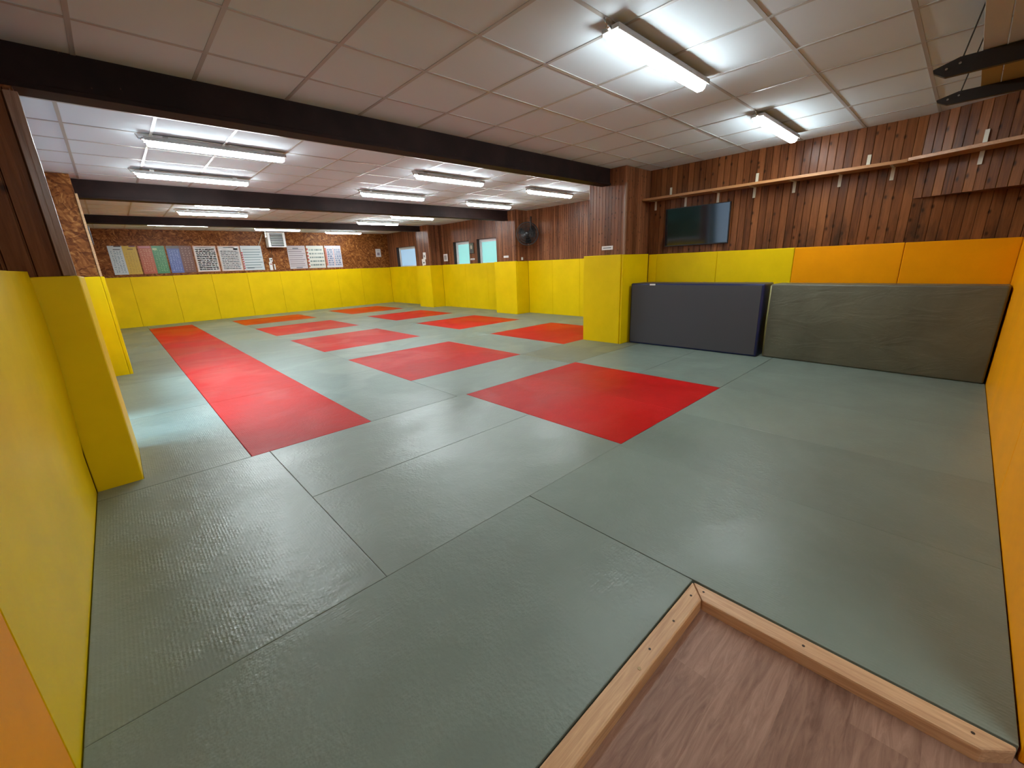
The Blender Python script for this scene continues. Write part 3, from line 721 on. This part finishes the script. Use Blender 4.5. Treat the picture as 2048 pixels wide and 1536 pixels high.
b = BM(); tube(b, [F + fd * .10 - rt * .02 + uu * .0, F + rt * .10 * 0 + fd * .10 + uu * .01], .008, 6)
top = F - rt * .10 + uu * .02
bx(b, top.x - .014, top.x + .014, top.y - .014, top.y + .014, 2.06, 2.44, .003); obj('hanging_rod', b, M_BLACK, t)

# ------------------------------------------------------------------ unit heater and its controls on the far wall
t = thing('unit_heater', (4.25, 15.8, 2.14), 'white louvred unit heater hung on the strand board', 'heater')
b = BM(); bx(b, 3.985, 4.515, 15.62, 15.93, 2.14, 2.60, .012); obj('heater_case', b, M_WHITE, t)
b = BM(); bx(b, 4.06, 4.44, 15.612, 15.622, 2.175, 2.565); obj('louvre_recess', b, M_SLOT, t)
for k in range(7):
    b = BM(); z = 2.20 + k * .052
    v = [b.verts.new(p) for p in ((4.065, 15.612, z + .036), (4.435, 15.612, z + .036), (4.435, 15.588, z + .004), (4.065, 15.588, z + .004))]
    b.faces.new(v); bmesh.ops.solidify(b, geom=b.faces[:], thickness=.004); obj('louvre', b, M_WHITE, t)
b = BM(); bx(b, 3.955, 3.975, 15.70, 15.985, 2.60, 2.62); bx(b, 3.955, 3.985, 15.72, 15.75, 2.45, 2.61); obj('mounting_arm', b, M_STEEL, t)
b = BM(); bx(b, 4.50, 4.53, 15.70, 15.985, 2.60, 2.62); obj('mounting_arm', b, M_STEEL, t)
b = BM(); tube(b, [(3.93, 15.93, 2.56), (3.88, 15.85, 2.50), (3.84, 15.90, 2.38), (3.79, 15.945, 2.27), (3.76, 15.955, 2.21)], .012, 8); obj('hose', b, simple('beige_hose', (.45, .36, .24), .5), t, True)
b = BM(); tube(b, [(4.05, 15.95, 2.14), (4.05, 15.975, 1.95), (4.07, 15.98, 1.83)], .006, 6); tube(b, [(4.11, 15.95, 2.14), (4.11, 15.975, 1.95), (4.12, 15.98, 1.83)], .005, 6); obj('cable', b, M_WIRE, t, True)
for i, (x, z, hh, lab, spot) in enumerate(((4.05, 1.76, .06, 'upper white control box with a black knob below the heater', 1), (4.02, 1.62, .075, 'middle white control box with a red knob below the heater', 2), (4.02, 1.49, .06, 'lowest plain white control box below the heater', 0), (4.13, 1.53, .09, 'thin white upright thermostat beside the control boxes', 3))):
    t = thing('control_box', (x, 15.97, z - hh), lab, 'control box')
    wd = .045 if i < 3 else .018
    b = BM(); bx(b, x - wd, x + wd, 15.95, 15.988, z - hh, z + hh, .006); obj('box', b, M_WHITE, t)
    if spot in (1, 2):
        b = BM(); tube(b, [(x + .005, 15.951, z), (x + .005, 15.935, z)], .02, 14); obj('knob', b, M_BLACK if spot == 1 else simple('red_knob', (.3, .02, .02), .4), t)

# ------------------------------------------------------------------ posters on the far wall
INKS = {}
def ink(c, rough=.45):
    k = tuple(c)
    if k not in INKS: INKS[k] = simple('print_%d' % len(INKS), c, rough)
    return INKS[k]
def poster(x0, x1, z0, z1, base, marks, label, skew=0.0, rough=.38):
    """marks: (x0,x1,z0,z1 in 0..1 of the sheet, colour)"""
    mats = [ink(base, rough)]; b = BM(); yb = YF - .002; bx(b, x0, x1, yb - .006, yb, z0, z1)
    W, Hh = x1 - x0, z1 - z0
    for a, c, lo, hi, col in marks:
        m = ink(col, rough)
        if m not in mats: mats.append(m)
        v = [b.verts.new((x0 + W * u, yb - .0066, z0 + Hh * k)) for u, k in ((a, lo), (c, lo), (c, hi), (a, hi))]
        b.faces.new(v).material_index = mats.index(m)
    return tag(obj('poster', b, mats), label, 'poster', 'posters on the strand-board wall')
def sketches(nx, nz, col, seed, top=.86, bot=.06):
    r = random.Random(seed); out = []
    for i in range(nx):
        for k in range(nz):
            cx = .1 + (i + .5) * .8 / nx; cz = bot + (k + .5) * (top - bot) / nz
            for _ in range(3):
                w_, h_ = r.uniform(.03, .09), r.uniform(.008, .022); dx, dz = r.uniform(-.05, .05), r.uniform(-.018, .018)
                out.append((cx + dx - w_ / 2, cx + dx + w_ / 2, cz + dz - h_ / 2, cz + dz + h_ / 2, col))
    return out
def rows(n, cols, seed, x0=.08, x1=.94, top=.9, bot=.05, th=.45, gaps=0):
    r = random.Random(seed); out = []
    for k in range(n):
        z = bot + (k + .5) * (top - bot) / n; h_ = (top - bot) / n * th; x = x0
        while x < x1 - .03:
            w_ = r.uniform(.05, .16) if gaps else (x1 - x0) * r.uniform(.8, 1)
            c = r.choice(cols); out.append((x, min(x + w_, x1), z - h_ / 2, z + h_ / 2, c)); x += w_ + (r.uniform(.01, .05) if gaps else 1)
    return out
TZ, BZ = 2.205, 1.448
poster(.139, .430, BZ, TZ, (.50, .56, .60), [(.45, .95, .965, 1, (.06, .05, .05)), (.35, .85, .86, .89, (.10, .11, .12))] + sketches(4, 13, (.16, .24, .31), 1, .84), 'pale blue-white poster of small drawings, leftmost on the far wall')
poster(.432, .727, BZ, TZ, (.55, .36, .035), [(.5, .95, .965, 1, (.16, .05, .08)), (.35, .75, .87, .90, (.18, .10, .02))] + sketches(4, 12, (.40, .25, .03), 2, .8), 'mustard yellow poster, second coloured one from the left')
poster(.760, 1.055, BZ, TZ, (.42, .095, .040), [(.08, .9, .92, .99, (.45, .14, .14))] + sketches(4, 12, (.60, .28, .15), 3, .9), 'brick red poster between the yellow and green ones')
poster(1.057, 1.340, BZ, TZ, (.055, .22, .085), [(.05, .4, .85, .92, (.38, .50, .25))] + sketches(4, 12, (.22, .44, .22), 4), 'green poster between the red and blue ones')
poster(1.383, 1.675, BZ, TZ, (.085, .12, .34), [(.0, 1, .9, 1, (.10, .08, .08))] + sketches(4, 13, (.30, .34, .62), 5, .84), 'blue poster of small drawings')
poster(1.677, 1.970, BZ, TZ, (.16, .062, .045), sketches(3, 10, (.46, .30, .22), 6, .95), 'dark brown poster with beige drawings')
PINK = (.62, .40, .32)
def framed(seed, body): return [(.04, .96, .03, .97, (.60, .60, .60))] + body
poster(2.010, 2.586, BZ, TZ, PINK, framed(7, [(.12, .8, .93, .95, (.30, .25, .30))] + rows(12, [(.10, .12, .16), (.16, .15, .19), (.05, .10, .16), (.35, .12, .14), (.48, .50, .52)], 7, .09, .93, .90, .06, .62, 1)), 'cream-edged poster crowded with small dark photos')
poster(2.627, 3.214, BZ, TZ, PINK, framed(8, [(.25, .75, .925, .95, (.25, .28, .30)), (.70, .9, .84, .90, (.2, .25, .28))] + rows(11, [(.10, .13, .16), (.08, .20, .28), (.15, .15, .17)], 8, .10, .92, .82, .06, .45, 1)), 'cream-edged poster with rows of dark figures, second white one')
tabs = [(.0, .07, .06 + k * .09, .12 + k * .09, (.45, .06, .07)) for k in range(8)]
poster(3.236, 3.826, BZ, TZ, (.52, .57, .58), tabs + rows(8, [(.16, .22, .24), (.22, .27, .29)], 9, .09, .98, .90, .06, .30) + [(.15, .5, .08, .11, (.10, .13, .15))], 'grey poster with red tabs, just left of the heater')
poster(4.61, 5.192, BZ, TZ, (.50, .44, .45), rows(9, [(.20, .16, .18), (.30, .25, .27)], 10, .04, .96, .88, .08, .34) + [(.3, .62, .86, .91, (.15, .15, .17)), (.35, .7, .03, .07, (.16, .16, .18))], 'pinkish grey poster, first right of the heater')
poster(5.238, 5.816, BZ, TZ, (.58, .58, .52), [(.0, .07, .05 + k * .15, .14 + k * .15, (.42, .06, .05)) for k in range(6)] + rows(5, [(.15, .19, .18), (.22, .26, .25)], 11, .12, .95, .90, .06, .40, 1), 'cream poster with red tabs and rows of small figures')
poster(5.862, 6.439, BZ, TZ, (.55, .52, .54), [(.0, .09, .1, .9, (.45, .14, .12)), (.50, .53, .1, .9, (.5, .2, .2))] + rows(8, [(.14, .17, .26), (.20, .24, .34)], 12, .13, .47, .86, .08, .7, 1) + rows(8, [(.16, .20, .30), (.22, .26, .36)], 13, .57, .95, .86, .08, .7, 1), 'poster with a red grid of blue-grey pictures, rightmost large one')
poster(7.80, 8.01, 1.785, 2.083, (.66, .62, .64), [(.25, .75, .2, .55, (.25, .2, .25)), (.2, .8, .75, .8, (.3, .3, .3))], 'small white notice alone near the far right corner')

# papers, labels and portrait on the right-hand wall and pillars
def sheet(name, x, y0, y1, z0, z1, marks, label, cat, base=M_PAPER, tilt=0):
    b = BM(); bx(b, x - .004, x - .0012, y0, y1, z0, z1)
    for a, c, lo, hi in marks:
        v = [b.verts.new((x - .0046, y1 - (y1 - y0) * u, z0 + (z1 - z0) * k)) for u, k in ((a, lo), (c, lo), (c, hi), (a, hi))]; b.faces.new(v).material_index = 1
    if tilt: bmesh.ops.rotate(b, cent=(x, (y0 + y1) / 2, (z0 + z1) / 2), matrix=Matrix.Rotation(tilt, 3, 'X'), verts=b.verts[:])
    return tag(obj(name, b, [base, M_INK]), label, cat)
sheet('label_plate', 5.88, 3.884, 4.090, 1.472, 1.531, [(.12, .86, .42, .60)], 'white label strip with a dark line of text on the big pillar', 'label')
sheet('label_plate', 7.88, 8.45, 8.645, 1.482, 1.535, [], 'small cream label strip on the pillar beside the fan', 'label')
sheet('label_plate', XR, 10.49, 10.70, 1.482, 1.530, [(.1, .9, .35, .6)], 'faint label strip below the framed portrait', 'label')
sheet('paper_notice', XR, 11.93, 12.16, 1.49, 1.72, [(.2, .3, .2, .8), (.4, .5, .2, .8), (.6, .7, .2, .8)], 'white paper notice beside the pillar with papers', 'notice')
sheet('paper_notice', 7.87, 12.50, 12.67, 1.58, 1.80, [(.3, .6, .3, .6)], 'upper of two papers pinned on the farthest pillar', 'notice', tilt=.04)
sheet('paper_notice', 7.868, 12.55, 12.76, 1.385, 1.60, [(.3, .7, .3, .5)], 'lower tilted paper on the farthest pillar', 'notice', tilt=-.12)
t = thing('framed_portrait', (XR - .01, 10.60, 1.67), 'dark framed portrait hanging between the two teal windows', 'picture')
b = BM(); bx(b, XR - .022, XR - .001, 10.485, 10.715, 1.672, 1.988, .004); obj('picture_frame', b, simple('dark_frame_wood', (.03, .015, .01), .4), t)
b = BM(); bx(b, XR - .0245, XR - .0215, 10.505, 10.695, 1.692, 1.968)
obj('picture', b, simple('faded_green_print', (.10, .12, .075), .3), t)
b = BM(); c0 = Vector((XR - .0262, 10.60, 1.86))
for cz, ry, rz, mi in ((1.86, .045, .06, 0), (1.75, .075, .055, 1)):
    vs = [b.verts.new((XR - .0262, 10.60 + ry * math.cos(a), cz + rz * math.sin(a))) for a in [2 * math.pi * k / 20 for k in range(20)]]; b.faces.new(vs).material_index = mi
obj('painted_figure', b, [simple('pale_print', (.5, .42, .32), .4), simple('dark_print', (.05, .05, .05), .4)], t)
b = BM(); bx(b, 8.075, 8.135, 8.158, 8.1685, 1.405, 1.475, .003); tag(obj('light_switch', b, M_WHITE), 'small white switch on the side of the pillar beside the fan', 'switch')
b = BM(); bx(b, -.0845, -.048, 8.30, 8.52, 1.80, 2.03, .006); tag(obj('wall_speaker', b, M_BLACK), 'small black speaker on the room side of the strand-board pillar', 'speaker')

# ------------------------------------------------------------------ boards hung from the ceiling in the near right corner
t = thing('hanging_rack', (4.0, 0, 2.2), 'two dark pointed rails hung on wires from the ceiling', 'hanging rack')
def rail(x, z0, z1, ytip):
    th = .03
    prof = [(-.336 + .002, z0), (ytip - .055, z0), (ytip - .005, z0 + (z1 - z0) * .38), (ytip, z0 + (z1 - z0) * .6), (ytip - .10, z1), (-.334, z1)]
    b = BM(); f = [b.verts.new((x, y, z)) for y, z in prof]; g_ = [b.verts.new((x + th, y, z)) for y, z in prof]
    n = len(prof); b.faces.new(f); b.faces.new(g_[::-1])
    for i in range(n): b.faces.new((f[i], g_[i], g_[(i + 1) % n], f[(i + 1) % n]))
    r = obj('rail', b, M_RACK, t)
    for yy_, zz in ((ytip - .055, z0 + (z1 - z0) * .45), (ytip - .105, z0 + (z1 - z0) * .62)):
        c = BM(); tube(c, [(x - .006, yy_, zz), (x + .001, yy_, zz)], .006, 10); obj('bolt', c, M_STEEL, r)
    c = BM(); tube(c, [(x + th / 2, ytip - .11, z1), (x + th / 2, ytip - .17, H - .001)], .0035, 6); obj('wire', c, M_WIRE, t)
    c = BM(); tube(c, [(x + th / 2, -.1175, z1), (x + th / 2, -.1175, H - .001)], .0035, 6); obj('wire', c, M_WIRE, t)
rail(3.60, 2.213, 2.297, .322)
rail(4.36, 2.232, 2.300, .340)
for i, (y0, y1) in enumerate(((.058, .142), (-.10, .054), (-.33, -.135))):
    b = BM(); bx(b, 2.45, 3.62, y0, y1, 2.3015, 2.319, .002); tag(obj('storage_board', b, M_MEL), ['narrow outer white board lying on the hanging rail', 'white board on the hanging rail, second from its tip', 'white board on the hanging rail, closest to the wall'][i], 'board', 'white boards on the hanging rack')
    b = BM(); bx(b, 3.623, 4.46, y0, y1, 2.3015, 2.319, .002); tag(obj('storage_board', b, M_MEL_SHADE), ['narrow outer ochre board across the dark rails', 'ochre board across the dark rails, second from their tips', 'ochre board across the dark rails, closest to the wall'][i], 'board', 'ochre boards on the hanging rack')
